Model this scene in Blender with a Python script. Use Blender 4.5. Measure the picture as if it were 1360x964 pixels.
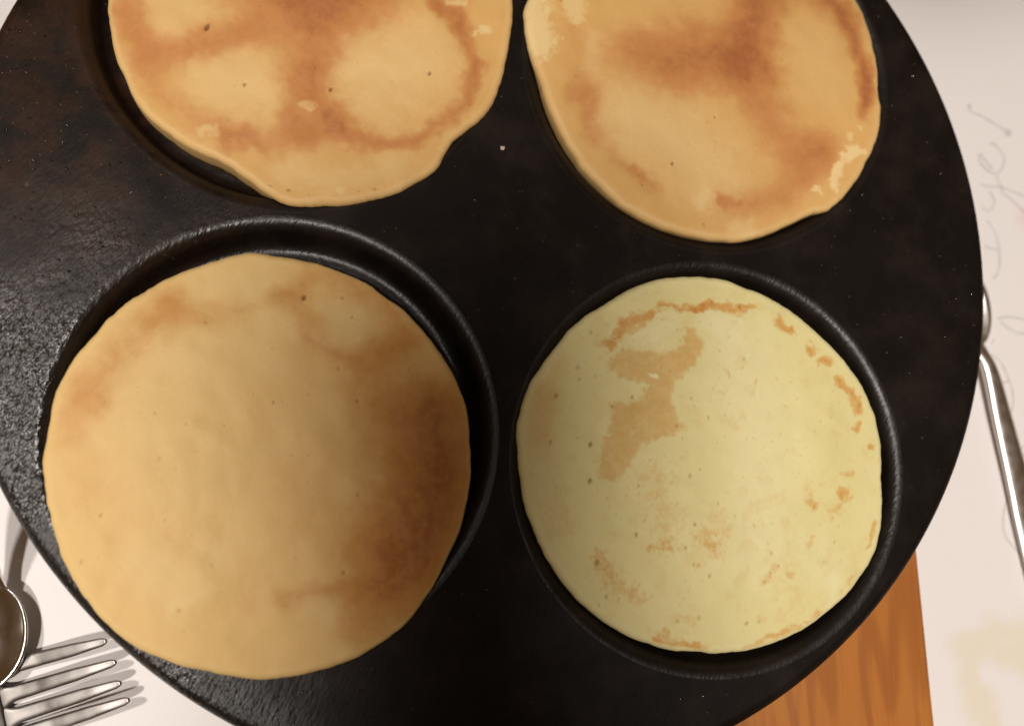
import bpy, bmesh, math, random
import numpy as np
from mathutils import Matrix, Vector

scene = bpy.context.scene
for o in list(bpy.data.objects):
    bpy.data.objects.remove(o)

PAN_TOP = 0.033          # height of the pan's flat top above the table (metres)
BOARD_TOP = 0.018

# ------------------------------------------------------------------ camera
cam_data = bpy.data.cameras.new('camera')
cam = bpy.data.objects.new('camera', cam_data)
scene.collection.objects.link(cam)
cam_data.sensor_fit = 'HORIZONTAL'
cam_data.sensor_width = 36.0
cam_data.lens = 36.0 * 1200.0 / 1360.0
cam_data.clip_start = 0.01
cam_data.clip_end = 50.0
cx, cy, cz = (-0.04041, -0.06484, 0.2118)
cam.matrix_world = (Matrix.Translation((cx, cy, cz + PAN_TOP))
                    @ Matrix.Rotation(0.15280, 4, 'X') @ Matrix.Rotation(-0.17690, 4, 'Y'))
cam_data.dof.use_dof = True
cam_data.dof.focus_distance = 0.217
cam_data.dof.aperture_fstop = 7.0
scene.camera = cam

# ------------------------------------------------------------------ light
world = bpy.data.worlds.new('World')
scene.world = world
world.use_nodes = True
bg = world.node_tree.nodes['Background']
bg.inputs['Color'].default_value = (1.0, 0.53, 0.19, 1)
bg.inputs['Strength'].default_value = 0.09


def spot(name, loc, aim, size_deg, watts, radius, colour, blend=1.0):
    d = bpy.data.lights.new(name, 'SPOT')
    d.energy = watts
    d.spot_size = math.radians(size_deg)
    d.spot_blend = blend
    d.shadow_soft_size = radius
    d.color = colour
    o = bpy.data.objects.new(name, d)
    scene.collection.objects.link(o)
    o.location = loc
    o.rotation_euler = (Vector(aim) - Vector(loc)).to_track_quat('-Z', 'Y').to_euler()
    return o


WARM = (1.0, 0.925, 0.86)
# added spot cones, ended short of the front middle to imitate a phone's shadow
spot('shaping_spot', (-0.36, -0.33, 0.98), (-0.176, -0.086, 0.033), 16.8, 27, 0.038, WARM, 0.68)
spot('shaping_spot', (-0.45, 0.08, 0.92), (-0.176, -0.086, 0.033), 17.8, 20, 0.038, WARM, 0.68)  # second direction added to lighten the cutlery shadows on the left
spot('shaping_spot', (-0.06, -0.20, 1.05), (0.191, -0.064, 0.033), 20.4, 42, 0.038, WARM, 0.43)
spot('shaping_spot', (-0.22, -0.22, 1.05), (-0.036, 0.138, 0.033), 17.8, 45, 0.038, WARM, 0.65)

scene.view_settings.view_transform = 'Standard'
scene.view_settings.look = 'None'
scene.view_settings.exposure = 0.0
scene.view_settings.gamma = 1.0
scene.view_settings.use_curve_mapping = False

# ------------------------------------------------------------------ measured shapes (millimetres from the pan's centre)
PANCAKE_OUTLINE = {
    'll': [(-105.9, -54.4), (-105.0, -46.3), (-104.0, -39.7), (-101.7, -33.5), (-97.1, -27.1), (-90.0, -18.5), (-81.2, -12.9), (-72.0, -9.1), (-64.7, -6.9), (-55.2, -7.3), (-48.3, -8.6), (-42.2, -10.7), (-36.1, -13.5), (-33.5, -15.6), (-27.5, -20.1), (-22.0, -26.2), (-17.2, -33.6), (-13.9, -41.9), (-12.7, -51.3), (-12.8, -58.5), (-14.4, -67.7), (-17.9, -76.4), (-23.3, -85.6), (-29.2, -92.6), (-37.0, -97.2), (-46.2, -100.4), (-55.7, -101.9), (-64.7, -101.1), (-74.9, -98.3), (-82.6, -95.2), (-89.8, -90.0), (-96.3, -82.4), (-100.8, -74.5), (-103.4, -66.0), (-105.1, -59.9)],
    'lr': [(-1.5, -51.7), (-0.4, -43.4), (2.0, -37.7), (6.6, -30.7), (13.7, -22.9), (22.5, -16.6), (33.3, -11.6), (42.5, -10.3), (51.7, -10.5), (58.7, -12.6), (66.3, -16.0), (74.8, -21.6), (81.5, -28.1), (87.2, -34.9), (91.0, -42.3), (92.6, -49.5), (92.9, -57.4), (91.9, -67.4), (90.6, -76.3), (87.8, -82.6), (81.7, -88.8), (72.9, -95.2), (65.3, -98.9), (57.1, -101.6), (45.8, -102.4), (40.7, -101.8), (31.7, -100.3), (23.0, -96.6), (15.4, -91.6), (8.8, -84.3), (3.7, -76.3), (0.5, -67.7), (-1.1, -61.1)],
    'ul': [(-97.1, 54.2), (-96.2, 48.5), (-95.5, 44.2), (-93.1, 36.5), (-89.5, 29.0), (-84.2, 23.2), (-77.2, 18.2), (-69.3, 14.8), (-64.4, 11.5), (-58.8, 7.6), (-53.8, 5.4), (-41.6, 6.0), (-31.9, 8.2), (-25.9, 11.0), (-20.2, 14.9), (-17.6, 19.2), (-15.3, 23.0), (-7.2, 30.3), (-3.2, 38.7), (-0.7, 48.8), (0.6, 57.5), (0.3, 63.7), (-1.6, 74.0), (-6.9, 87.3), (-18.5, 98.9), (-33.8, 105.2), (-50.8, 105.8), (-69.1, 100.7), (-83.1, 90.5), (-93.0, 75.5), (-96.6, 62.9)],
    'ur': [(3.1, 55.8), (4.0, 49.7), (6.7, 39.5), (10.6, 29.2), (16.6, 18.5), (24.1, 10.0), (32.5, 4.2), (43.3, 0.5), (55.2, -0.8), (64.4, 0.7), (74.0, 5.0), (79.0, 7.2), (84.5, 9.0), (92.4, 16.9), (99.2, 28.2), (101.6, 36.9), (101.3, 41.0), (101.4, 48.9), (100.6, 59.4), (97.5, 68.1), (88.8, 84.0), (75.0, 93.7), (56.5, 96.4), (35.9, 90.8), (18.8, 79.0), (7.3, 66.3), (3.6, 60.2)],
}
BROWNED = {   # amount, half width mm, edge softness, path in mm
    'll': [
        (0.42, 5.5, 0.9, [(-96.9, -37.9), (-92.3, -33.4), (-86.7, -27.2), (-83.8, -23.4), (-80.9, -20.1)]),
        (0.30, 2.9, 0.9, [(-83.8, -21.7), (-78.3, -20.6), (-73.7, -22.3), (-68.5, -21.2), (-60.8, -18.5), (-55.5, -16.1), (-50.0, -12.8)]),
        (0.30, 5.1, 1.0, [(-100.3, -47.0), (-98.2, -42.1)]),
        (0.40, 3.5, 0.9, [(-54.3, -17.0), (-51.7, -22.3), (-47.4, -27.1), (-42.2, -31.0), (-36.2, -31.7), (-29.2, -28.1)]),
        (0.55, 8.4, 1.0, [(-34.4, -35.6), (-29.3, -46.2), (-27.7, -60.1), (-30.4, -73.6)]),
        (0.95, 7.6, 1.0, [(-21.0, -43.6), (-19.9, -52.4), (-20.4, -62.0), (-23.3, -71.3), (-27.0, -78.8)]),
        (0.60, 6.5, 1.0, [(-31.2, -70.2), (-32.9, -76.0), (-30.1, -84.3), (-34.7, -86.8)]),
        (0.42, 2.5, 0.9, [(-54.9, -85.2), (-49.5, -83.8), (-41.6, -83.2), (-34.6, -82.6)]),
        (0.28, 4.7, 1.0, [(-38.3, -94.7), (-40.5, -88.1)]),
        (0.22, 10.9, 1.0, [(-51.4, -59.5), (-48.0, -69.7), (-43.0, -52.9)]),
        (0.20, 7.3, 1.0, [(-77.0, -71.2), (-73.0, -74.6)]),
        (0.20, 8.2, 1.0, [(-96.0, -58.5), (-88.2, -60.3)]),
        (0.20, 4.5, 1.0, [(-62.4, -85.5), (-60.9, -80.7)]),
        (0.40, 4.7, 1.0, [(-44.8, -10.5), (-34.4, -17.6), (-25.6, -25.7)]),
    ],
    'lr': [
        (0.75, 1.6, 0.5, [(23.2, -27.7), (25.4, -24.1), (28.7, -21.8), (33.2, -20.8)]),
        (0.75, 1.3, 0.5, [(36.2, -17.9), (41.0, -18.6), (44.8, -18.3), (48.4, -16.7)]),
        (0.75, 1.5, 0.5, [(44.2, -18.3), (49.7, -16.9), (53.2, -18.0), (56.7, -19.5)]),
        (0.75, 0.9, 0.5, [(56.8, -18.2), (61.4, -18.6)]),
        (0.75, 1.5, 0.5, [(66.4, -21.2), (70.1, -23.9)]),
        (0.75, 1.5, 0.5, [(75.1, -28.3), (75.2, -29.1)]),
        (0.75, 1.1, 0.5, [(77.8, -32.2), (79.7, -32.8)]),
        (0.75, 1.5, 0.5, [(82.7, -37.2), (86.0, -41.2), (87.1, -44.8)]),
        (0.75, 0.9, 0.5, [(86.8, -48.5), (86.4, -50.0)]),
        (0.75, 0.7, 0.5, [(88.8, -54.2), (88.8, -54.3)]),
        (0.70, 1.5, 0.6, [(81.1, -65.3), (82.2, -65.6)]),
        (0.50, 1.6, 0.6, [(72.6, -67.6), (73.1, -68.1)]),
        (0.30, 1.8, 0.6, [(71.4, -63.3), (72.0, -65.3)]),
        (0.40, 1.6, 0.6, [(77.9, -70.0), (79.7, -68.5)]),
        (0.40, 1.1, 0.6, [(70.5, -77.7), (71.2, -75.7)]),
        (0.40, 0.9, 0.6, [(80.4, -60.2), (83.8, -60.1)]),
        (0.45, 1.1, 0.6, [(64.3, -83.8), (65.4, -84.3)]),
        (0.40, 1.1, 0.6, [(58.1, -86.0), (59.5, -84.1), (61.2, -82.7)]),
        (0.45, 2.7, 0.6, [(42.3, -75.7), (45.3, -77.3)]),
        (0.60, 0.9, 0.6, [(40.7, -81.2), (41.1, -81.2)]),
        (0.50, 1.1, 0.6, [(52.0, -101.1), (60.0, -99.4), (66.5, -96.9)]),
        (0.45, 0.9, 0.6, [(68.7, -95.8), (72.1, -93.8)]),
        (0.40, 0.9, 0.6, [(38.8, -100.6), (45.8, -101.8)]),
        (0.50, 0.7, 0.6, [(89.9, -73.3), (88.8, -75.3), (87.0, -78.7)]),
        (0.30, 0.9, 0.6, [(83.2, -84.0), (80.8, -86.9), (78.4, -89.7)]),
        (0.25, 2.9, 0.6, [(46.8, -71.0), (48.8, -72.6)]),
        (0.42, 2.4, 0.7, [(16.9, -79.1), (20.7, -83.2), (22.0, -86.3), (25.9, -88.1)]),
        (0.45, 2.0, 0.7, [(31.0, -77.7), (33.8, -77.4)]),
        (0.30, 4.7, 0.7, [(31.4, -59.9), (32.6, -66.8), (33.3, -72.1)]),
        (0.50, 1.3, 0.7, [(30.7, -97.2), (32.5, -96.6)]),
        (0.55, 1.1, 0.7, [(29.4, -98.0), (35.8, -99.8), (42.3, -101.3)]),
        (0.30, 2.9, 0.7, [(35.1, -94.4), (38.7, -94.1)]),
        (0.25, 5.5, 0.7, [(8.8, -71.3), (6.5, -66.5)]),
        (0.20, 4.0, 0.9, [(7.4, -39.7), (5.7, -47.0), (6.0, -54.2)]),
        (0.20, 4.7, 0.9, [(9.8, -30.8), (5.0, -37.7), (2.7, -49.4)]),
        (0.30, 0.9, 0.9, [(19.1, -27.2), (21.7, -26.5)]),
    ],
    'ul': [
        (0.95, 9.5, 1.0, [(-62.2, 62.8), (-52.3, 55.6), (-46.9, 55.2), (-39.6, 59.6), (-32.1, 67.2)]),
        (0.80, 8.2, 1.0, [(-66.8, 72.4), (-52.4, 69.6), (-34.0, 75.3), (-37.7, 87.4)]),
        (0.70, 6.2, 1.0, [(-49.6, 53.8), (-49.3, 44.0), (-50.3, 35.8)]),
        (0.65, 4.4, 1.0, [(-62.0, 49.0), (-69.8, 45.0), (-77.8, 42.2), (-86.1, 41.2), (-91.0, 47.0), (-92.9, 54.5), (-94.3, 64.0)]),
        (0.38, 4.0, 0.9, [(-89.0, 37.7), (-85.9, 34.1), (-80.1, 27.3), (-74.5, 23.5), (-66.7, 20.9), (-60.4, 19.8), (-52.9, 21.5)]),
        (0.45, 2.4, 0.8, [(-69.3, 20.7), (-62.4, 20.3)]),
        (0.60, 4.9, 0.9, [(-52.7, 25.5), (-50.3, 24.3), (-44.4, 25.9)]),
        (0.60, 2.5, 0.8, [(-44.4, 25.7), (-38.7, 22.3), (-32.4, 20.9), (-22.9, 23.1), (-16.3, 26.9), (-12.5, 33.4), (-9.9, 41.5), (-10.9, 48.5), (-14.2, 54.4), (-19.0, 59.1)]),
        (0.45, 1.6, 0.8, [(-9.8, 43.7), (-9.6, 42.1)]),
        (0.50, 2.9, 0.9, [(-18.1, 59.0), (-14.4, 54.3), (-7.3, 69.3), (-14.8, 83.3)]),
        (0.45, 3.3, 0.7, [(-50.4, 38.1), (-48.9, 32.8), (-45.0, 28.7)]),
    ],
    'ur': [
        (0.95, 6.5, 1.0, [(67.8, 71.1), (65.7, 62.2), (63.5, 55.6), (62.0, 50.1)]),
        (0.75, 9.1, 1.0, [(44.0, 47.9), (53.5, 48.9), (61.9, 48.0)]),
        (0.50, 7.6, 1.0, [(29.7, 48.7), (37.7, 45.8), (46.0, 45.5)]),
        (0.55, 7.3, 1.0, [(61.7, 45.8), (66.4, 36.6), (71.1, 28.8), (76.1, 23.4), (81.5, 24.7)]),
        (0.50, 6.2, 1.0, [(58.6, 79.2), (71.1, 71.4), (84.2, 69.8), (92.6, 63.1)]),
        (0.85, 2.7, 0.8, [(89.6, 67.3), (94.0, 58.7), (96.5, 50.1), (98.1, 42.4), (96.0, 36.8)]),
        (0.70, 1.6, 0.7, [(97.1, 49.1), (98.3, 44.3), (97.2, 38.2)]),
        (0.50, 5.1, 0.9, [(80.4, 23.6), (75.9, 15.5), (66.8, 10.5), (55.6, 8.1)]),
        (0.45, 1.5, 0.6, [(53.0, 9.6), (56.5, 8.9)]),
        (0.50, 4.0, 0.9, [(18.1, 36.0), (18.9, 31.0), (20.7, 26.1)]),
        (0.25, 4.4, 1.0, [(15.9, 54.4), (16.6, 48.2), (17.7, 40.1)]),
        (0.38, 2.7, 0.9, [(24.4, 21.2), (29.2, 16.8), (32.1, 14.9), (36.3, 12.3)]),
        (0.28, 1.5, 0.6, [(30.8, 16.9), (32.1, 14.9)]),
        (0.35, 5.5, 1.0, [(24.8, 76.3), (35.0, 72.8), (45.9, 80.3)]),
    ],
}
PALE = {   # amount, half width mm, edge softness, path in mm
    'll': [
        (0.50, 6.2, 1.0, [(-70.3, -14.2), (-61.1, -13.0)]),
        (0.45, 6.2, 1.0, [(-43.4, -22.2), (-39.6, -24.9)]),
        (0.40, 4.7, 1.0, [(-44.6, -86.8), (-41.0, -87.4)]),
        (0.30, 10.9, 1.0, [(-80.6, -27.7), (-68.2, -32.0), (-60.1, -23.3)]),
        (0.35, 6.2, 1.0, [(-83.1, -75.0), (-76.7, -83.3), (-69.0, -75.5)]),
        (0.30, 1.6, 0.8, [(-78.9, -87.1), (-75.0, -84.9), (-71.2, -81.9)]),
        (0.30, 2.9, 1.0, [(-34.7, -88.4), (-32.2, -89.8)]),
        (0.35, 17.3, 1.0, [(-80.9, -45.6), (-72.5, -59.1)]),
    ],
    'lr': [
        (0.50, 4.0, 0.8, [(47.3, -21.4), (54.6, -24.5)]),
        (0.50, 3.6, 0.9, [(30.5, -26.7), (38.1, -22.5)]),
        (0.80, 0.7, 0.7, [(32.7, -35.5), (33.9, -35.9)]),
        (0.80, 0.5, 0.6, [(58.2, -29.9), (58.3, -30.2)]),
        (0.50, 2.2, 0.9, [(75.4, -86.7), (75.7, -88.6)]),
        (0.45, 12.7, 1.0, [(56.4, -32.0), (59.8, -54.7), (56.2, -76.6)]),
        (0.35, 7.3, 1.0, [(72.2, -79.2), (74.5, -84.2)]),
    ],
    'ul': [
        (0.50, 10.9, 1.0, [(-69.6, 34.7), (-63.5, 33.9)]),
        (0.50, 15.5, 1.0, [(-36.0, 38.9), (-26.7, 42.5)]),
        (0.35, 10.0, 1.0, [(-81.1, 51.1), (-76.8, 51.8)]),
        (0.90, 1.8, 0.6, [(-8.1, 52.3), (-7.0, 51.6)]),
        (0.60, 1.3, 0.6, [(-15.2, 59.6), (-11.8, 59.0)]),
        (0.50, 1.5, 0.7, [(-50.7, 31.1), (-48.9, 29.7)]),
        (0.50, 1.6, 0.7, [(-73.7, 21.7), (-71.3, 21.0)]),
        (0.40, 4.4, 1.0, [(-55.4, 13.1), (-43.1, 11.3), (-28.8, 15.1)]),
        (0.50, 1.3, 0.8, [(-42.8, 8.7), (-42.3, 8.4)]),
    ],
    'ur': [
        (0.55, 12.7, 1.0, [(30.9, 30.6), (42.7, 25.0), (50.5, 18.2)]),
        (0.20, 10.5, 1.0, [(81.7, 52.4), (84.3, 43.9)]),
        (1.00, 4.0, 0.6, [(6.6, 61.0), (6.7, 53.8), (8.1, 48.5)]),
        (0.70, 3.1, 0.6, [(17.2, 62.4), (16.4, 57.8)]),
        (0.35, 2.9, 0.8, [(21.0, 52.7), (20.6, 44.4)]),
        (1.00, 1.8, 0.5, [(93.7, 26.1), (90.4, 23.8)]),
        (1.00, 1.8, 0.5, [(87.0, 19.5), (85.8, 15.7)]),
        (0.80, 1.3, 0.5, [(90.3, 23.0), (87.0, 19.5)]),
        (0.80, 1.1, 0.5, [(80.6, 13.6), (82.7, 12.6)]),
        (0.80, 0.7, 0.5, [(94.2, 32.0), (94.4, 31.8)]),
        (0.70, 0.7, 0.5, [(91.1, 28.9), (91.7, 28.3)]),
        (0.50, 2.5, 0.9, [(55.6, 2.5), (59.8, 2.6)]),
        (0.50, 2.5, 0.9, [(46.8, 8.6), (49.0, 10.7)]),
    ],
}
LACE_PATCH = [(21.4, -31.8), (25.2, -29.2), (32.5, -29.2), (36.6, -30.0), (40.2, -28.2), (41.5, -23.0), (43.9, -24.0), (46.9, -27.6), (45.6, -31.2), (41.6, -34.8), (38.4, -36.8), (37.3, -40.8), (38.3, -46.9), (41.1, -48.4), (37.6, -50.3), (32.4, -51.3), (29.2, -52.7), (24.8, -58.5), (21.6, -61.8), (17.9, -59.8), (18.5, -52.0), (21.3, -47.7), (21.5, -42.2), (28.7, -41.8), (31.0, -37.8), (25.9, -36.8), (21.8, -34.3)]
PORES = {   # x mm, y mm, radius mm, depth
    'll': [(-51.0, -17.3, 0.73, 0.90), (-42.2, -17.2, 0.44, 0.45), (-40.0, -21.8, 0.44, 0.40), (-43.1, -33.8, 0.47, 0.40), (-38.8, -41.5, 0.51, 0.50), (-57.4, -41.6, 0.44, 0.40), (-41.8, -79.7, 0.51, 0.60), (-93.1, -65.7, 0.47, 0.40), (-96.7, -75.3, 0.47, 0.35), (-76.6, -86.3, 0.44, 0.40), (-72.4, -23.4, 0.44, 0.40), (-79.9, -67.1, 0.36, 0.20)],
    'lr': [(16.2, -52.1, 0.73, 0.75), (6.4, -51.4, 0.55, 0.60), (27.2, -40.8, 0.58, 0.60), (22.0, -43.0, 0.55, 0.50), (42.2, -41.2, 0.47, 0.40), (8.3, -40.3, 0.73, 0.50), (17.6, -24.7, 0.62, 0.40), (14.0, -33.3, 0.73, 0.30), (14.2, -36.2, 0.55, 0.35), (18.2, -35.5, 0.55, 0.25), (38.0, -47.9, 0.55, 0.40), (39.6, -24.1, 0.44, 0.30), (35.8, -21.5, 0.44, 0.30), (28.1, -32.8, 0.29, 0.30), (13.1, -50.5, 0.36, 0.35), (15.7, -60.8, 0.73, 0.75), (26.5, -73.7, 0.58, 0.65), (16.6, -79.9, 0.73, 0.65), (41.0, -71.7, 0.44, 0.55), (38.6, -77.2, 0.51, 0.45), (18.7, -87.8, 0.62, 0.50), (27.7, -62.3, 0.51, 0.35), (16.9, -89.8, 0.47, 0.40), (35.9, -94.2, 0.55, 0.40), (41.3, -93.5, 0.47, 0.35), (40.7, -60.1, 0.73, 0.35), (43.4, -58.5, 0.36, 0.35), (40.5, -81.2, 0.55, 0.40), (44.3, -84.0, 0.55, 0.50), (53.2, -95.5, 0.55, 0.60), (56.4, -95.2, 0.55, 0.40), (60.4, -79.3, 0.55, 0.35), (61.9, -82.3, 0.44, 0.45), (58.1, -86.0, 0.44, 0.40), (41.2, -93.7, 0.51, 0.40), (41.3, -71.8, 0.40, 0.55), (59.6, -83.8, 0.36, 0.40), (77.8, -77.2, 0.55, 0.25), (74.2, -82.0, 0.44, 0.25), (47.6, -66.9, 0.55, 0.25), (43.4, -58.6, 0.36, 0.40), (56.6, -31.5, 0.47, 0.40), (50.3, -29.4, 0.44, 0.30), (46.3, -46.0, 0.47, 0.35), (76.0, -47.3, 0.47, 0.25), (69.1, -37.2, 0.44, 0.20), (48.0, -38.9, 0.44, 0.25)],
    'ul': [(-74.0, 47.8, 0.84, 0.90), (-73.8, 48.4, 0.55, 0.90), (-65.1, 34.1, 0.55, 0.60), (-45.1, 34.1, 0.65, 0.75), (-21.2, 39.4, 0.62, 0.70), (-54.7, 8.7, 0.55, 0.50), (-58.8, 9.7, 0.40, 0.45), (-38.4, 8.9, 0.36, 0.40), (-34.6, 9.6, 0.47, 0.45), (-49.8, 7.7, 0.36, 0.30)],
    'ur': [(40.6, 19.0, 0.55, 0.80), (52.8, 32.1, 0.33, 0.60), (48.2, 3.4, 0.40, 0.50), (52.6, 25.5, 0.27, 0.30), (52.2, 22.6, 0.27, 0.30), (63.7, 25.1, 0.27, 0.25), (13.1, 62.1, 0.55, 0.50), (32.4, 13.3, 0.36, 0.50)],
}
HANDWRITING = [
    [(155.9, 56.5), (156.3, 54.8), (160.5, 53.2), (163.4, 51.5), (166.8, 49.6), (168.0, 48.6)],
    [(161.8, 44.2), (163.3, 44.1), (165.1, 42.3), (166.4, 40.1), (166.3, 37.9), (165.1, 35.7), (162.9, 34.1), (160.6, 34.8), (158.8, 36.2), (157.7, 37.9), (157.5, 39.8), (158.3, 40.2), (159.8, 38.0), (161.9, 35.6)],
    [(157.0, 30.3), (160.0, 29.7), (163.6, 29.8), (166.6, 28.8), (169.6, 27.8), (174.2, 26.3)],
    [(163.0, 33.4), (163.7, 30.9), (164.7, 29.5), (164.1, 28.4), (167.1, 25.8), (171.2, 22.0), (173.9, 19.4)],
    [(159.8, 28.2), (161.1, 25.6), (160.6, 23.0), (158.5, 21.6), (156.8, 22.9)],
    [(157.9, 18.5), (160.1, 15.1), (161.0, 10.8), (160.9, 5.6), (159.6, 1.3), (157.8, -0.4)],
    [(156.2, 10.0), (160.3, 8.8)],
    [(157.7, -13.2), (161.1, -12.6), (164.1, -12.8), (166.8, -13.3), (170.1, -14.7), (170.7, -16.3), (168.8, -17.5), (166.2, -17.7), (164.0, -17.5), (161.1, -16.0), (158.7, -14.0)],
    [(152.7, -24.2), (155.2, -25.0), (157.5, -27.4), (159.2, -31.6), (160.2, -35.9), (159.9, -39.8), (158.7, -42.8), (156.7, -44.3)],
    [(154.0, -33.6), (159.5, -32.8)],
    [(154.8, -21.3), (155.8, -19.7)],
    [(166.4, -52.1), (161.8, -53.0), (160.1, -54.4), (159.1, -56.0), (159.2, -57.7)],
    [(154.7, -67.9), (152.9, -72.0), (152.1, -76.1), (152.7, -79.8), (156.1, -84.1), (159.9, -85.6)],
]
INK_BLOTS = [(155.9, 56.5, 0.70), (169.0, 48.0, 1.20), (168.8, 48.7, 0.80)]
STAIN = [[(137.1, -111.2), (144.9, -108.0), (153.0, -106.9), (162.1, -110.0)], [(136.4, -108.7), (136.8, -118.2), (138.9, -125.6), (141.3, -134.0), (142.0, -142.3)], [(146.7, -113.4), (156.3, -116.1)]]
PINK_MARK = [(171.5, 19.5)]
BOARD_EDGE = [(110.1, -85.1), (111.0, -126.7)]
SPOON_R = [(147.3, -9.0), (151.0, -30.6), (154.3, -44.8), (157.9, -63.5), (160.6, -78.2)]
SPOON_L = [(-126.1, -93.9), (-123.9, -84.4), (-122.6, -77.3), (-121.4, -66.4)]
TINES = [[(-124.2, -101.6), (-111.9, -98.9), (-98.2, -95.7)], [(-123.8, -108.0), (-111.7, -105.1), (-95.8, -100.7)], [(-122.0, -113.0), (-109.7, -109.9), (-94.5, -105.6)], [(-117.8, -117.0), (-107.8, -114.1), (-92.5, -109.6)]]
SLOT_ROOTS = [(-123.1, -105.5), (-121.3, -110.6), (-119.6, -114.7)]
CRUMB = [(-3.1, 22.0)]
RUST = [(100.0, -21.4)]
WELLS = [(-56.8, -48.1), (47.8, -57.1), (53.8, 47.1), (-53.6, 54.9)]

WELL_R = 0.0510


# ------------------------------------------------------------------ helpers
def mat_new(name):
    m = bpy.data.materials.new(name)
    m.use_nodes = True
    nt = m.node_tree
    return m, nt, nt.nodes['Principled BSDF']


class NT:
    """small node helper"""
    def __init__(self, nt):
        self.nt = nt

    def n(self, t, **kw):
        nd = self.nt.nodes.new(t)
        for k, v in kw.items():
            setattr(nd, k, v)
        return nd

    def l(self, a, b):
        self.nt.links.new(a, b)

    def coord(self, rot=(0, 0, 0), scale=(1, 1, 1)):
        tc = self.n('ShaderNodeTexCoord')
        mp = self.n('ShaderNodeMapping')
        mp.inputs['Rotation'].default_value = rot
        mp.inputs['Scale'].default_value = scale
        self.l(tc.outputs['Object'], mp.inputs['Vector'])
        return mp.outputs['Vector']

    def noise(self, vec, scale, detail=3, rough=0.55, dist=0.0):
        nd = self.n('ShaderNodeTexNoise')
        nd.inputs['Scale'].default_value = scale
        nd.inputs['Detail'].default_value = detail
        nd.inputs['Roughness'].default_value = rough
        nd.inputs['Distortion'].default_value = dist
        self.l(vec, nd.inputs['Vector'])
        return nd.outputs['Fac']

    def range(self, v, a, b, c=0.0, d=1.0):
        nd = self.n('ShaderNodeMapRange')
        nd.interpolation_type = 'SMOOTHSTEP'
        for i, x in zip(('From Min', 'From Max', 'To Min', 'To Max'), (a, b, c, d)):
            nd.inputs[i].default_value = x
        self.l(v, nd.inputs['Value'])
        return nd.outputs['Result']

    def math(self, op, a, b):
        nd = self.n('ShaderNodeMath', operation=op)
        for i, x in enumerate((a, b)):
            if isinstance(x, (int, float)):
                nd.inputs[i].default_value = x
            else:
                self.l(x, nd.inputs[i])
        return nd.outputs[0]

    def mix(self, f, a, b):
        nd = self.n('ShaderNodeMix', data_type='RGBA')
        for s, x in ((nd.inputs['Factor'], f), (nd.inputs['A'], a), (nd.inputs['B'], b)):
            if isinstance(x, (int, float)):
                s.default_value = x
            elif isinstance(x, tuple):
                s.default_value = (*x, 1)
            else:
                self.l(x, s)
        return nd.outputs['Result']

    def attr(self, name):
        nd = self.n('ShaderNodeAttribute', attribute_name=name)
        return nd.outputs['Fac']

    def bump(self, h, strength, dist, normal=None):
        nd = self.n('ShaderNodeBump')
        if isinstance(strength, (int, float)):
            nd.inputs['Strength'].default_value = strength
        else:
            self.l(strength, nd.inputs['Strength'])
        nd.inputs['Distance'].default_value = dist
        self.l(h, nd.inputs['Height'])
        if normal is not None:
            self.l(normal, nd.inputs['Normal'])
        return nd.outputs['Normal']


def mesh_obj(name, verts, faces, mat, parent=None, smooth=True):
    me = bpy.data.meshes.new(name)
    me.from_pydata([tuple(v) for v in verts], [], faces)
    me.update()
    if smooth:
        me.polygons.foreach_set('use_smooth', [True] * len(me.polygons))
    me.materials.append(mat)
    o = bpy.data.objects.new(name, me)
    scene.collection.objects.link(o)
    if parent is not None:
        o.parent = parent
    return o


def empty(name, loc, label, cat, group=None):
    o = bpy.data.objects.new(name, None)
    scene.collection.objects.link(o)
    o.location = loc
    tag(o, label, cat, group)
    return o


def tag(o, label, cat=None, group=None, kind=None):
    o['label'] = label
    if cat:
        o['category'] = cat
    if group:
        o['group'] = group
    if kind:
        o['kind'] = kind


def catmull(pts, n, closed=False):
    p = np.array(pts, float)
    m = len(p)
    res = []
    segs = m if closed else m - 1
    for i in range(segs):
        if closed:
            a, b, c, d = p[i - 1], p[i], p[(i + 1) % m], p[(i + 2) % m]
        else:
            a, b, c, d = p[max(i - 1, 0)], p[i], p[i + 1], p[min(i + 2, m - 1)]
        for k in range(n):
            t = k / n
            res.append(0.5 * (2 * b + (c - a) * t + (2 * a - 5 * b + 4 * c - d) * t * t
                              + (3 * b - a - 3 * c + d) * t ** 3))
    if not closed:
        res.append(p[-1])
    return np.array(res)


def loft(rings, cap=True):
    n = len(rings[0])
    verts = [v for r in rings for v in r]
    faces = []
    for i in range(len(rings) - 1):
        for k in range(n):
            k2 = (k + 1) % n
            faces.append((i * n + k, i * n + k2, (i + 1) * n + k2, (i + 1) * n + k))
    if cap:
        faces.append(tuple(range(n))[::-1])
        faces.append(tuple((len(rings) - 1) * n + k for k in range(n)))
    return verts, faces


_rng = np.random.RandomState(7)
_lat = _rng.rand(256, 256)


def vnoise(x, y):
    xi = np.floor(x).astype(int)
    yi = np.floor(y).astype(int)
    fx, fy = x - xi, y - yi
    fx = fx * fx * (3 - 2 * fx)
    fy = fy * fy * (3 - 2 * fy)
    g = lambda i, j: _lat[i % 256, j % 256]
    return ((g(xi, yi) * (1 - fx) + g(xi + 1, yi) * fx) * (1 - fy)
            + (g(xi, yi + 1) * (1 - fx) + g(xi + 1, yi + 1) * fx) * fy)


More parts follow.
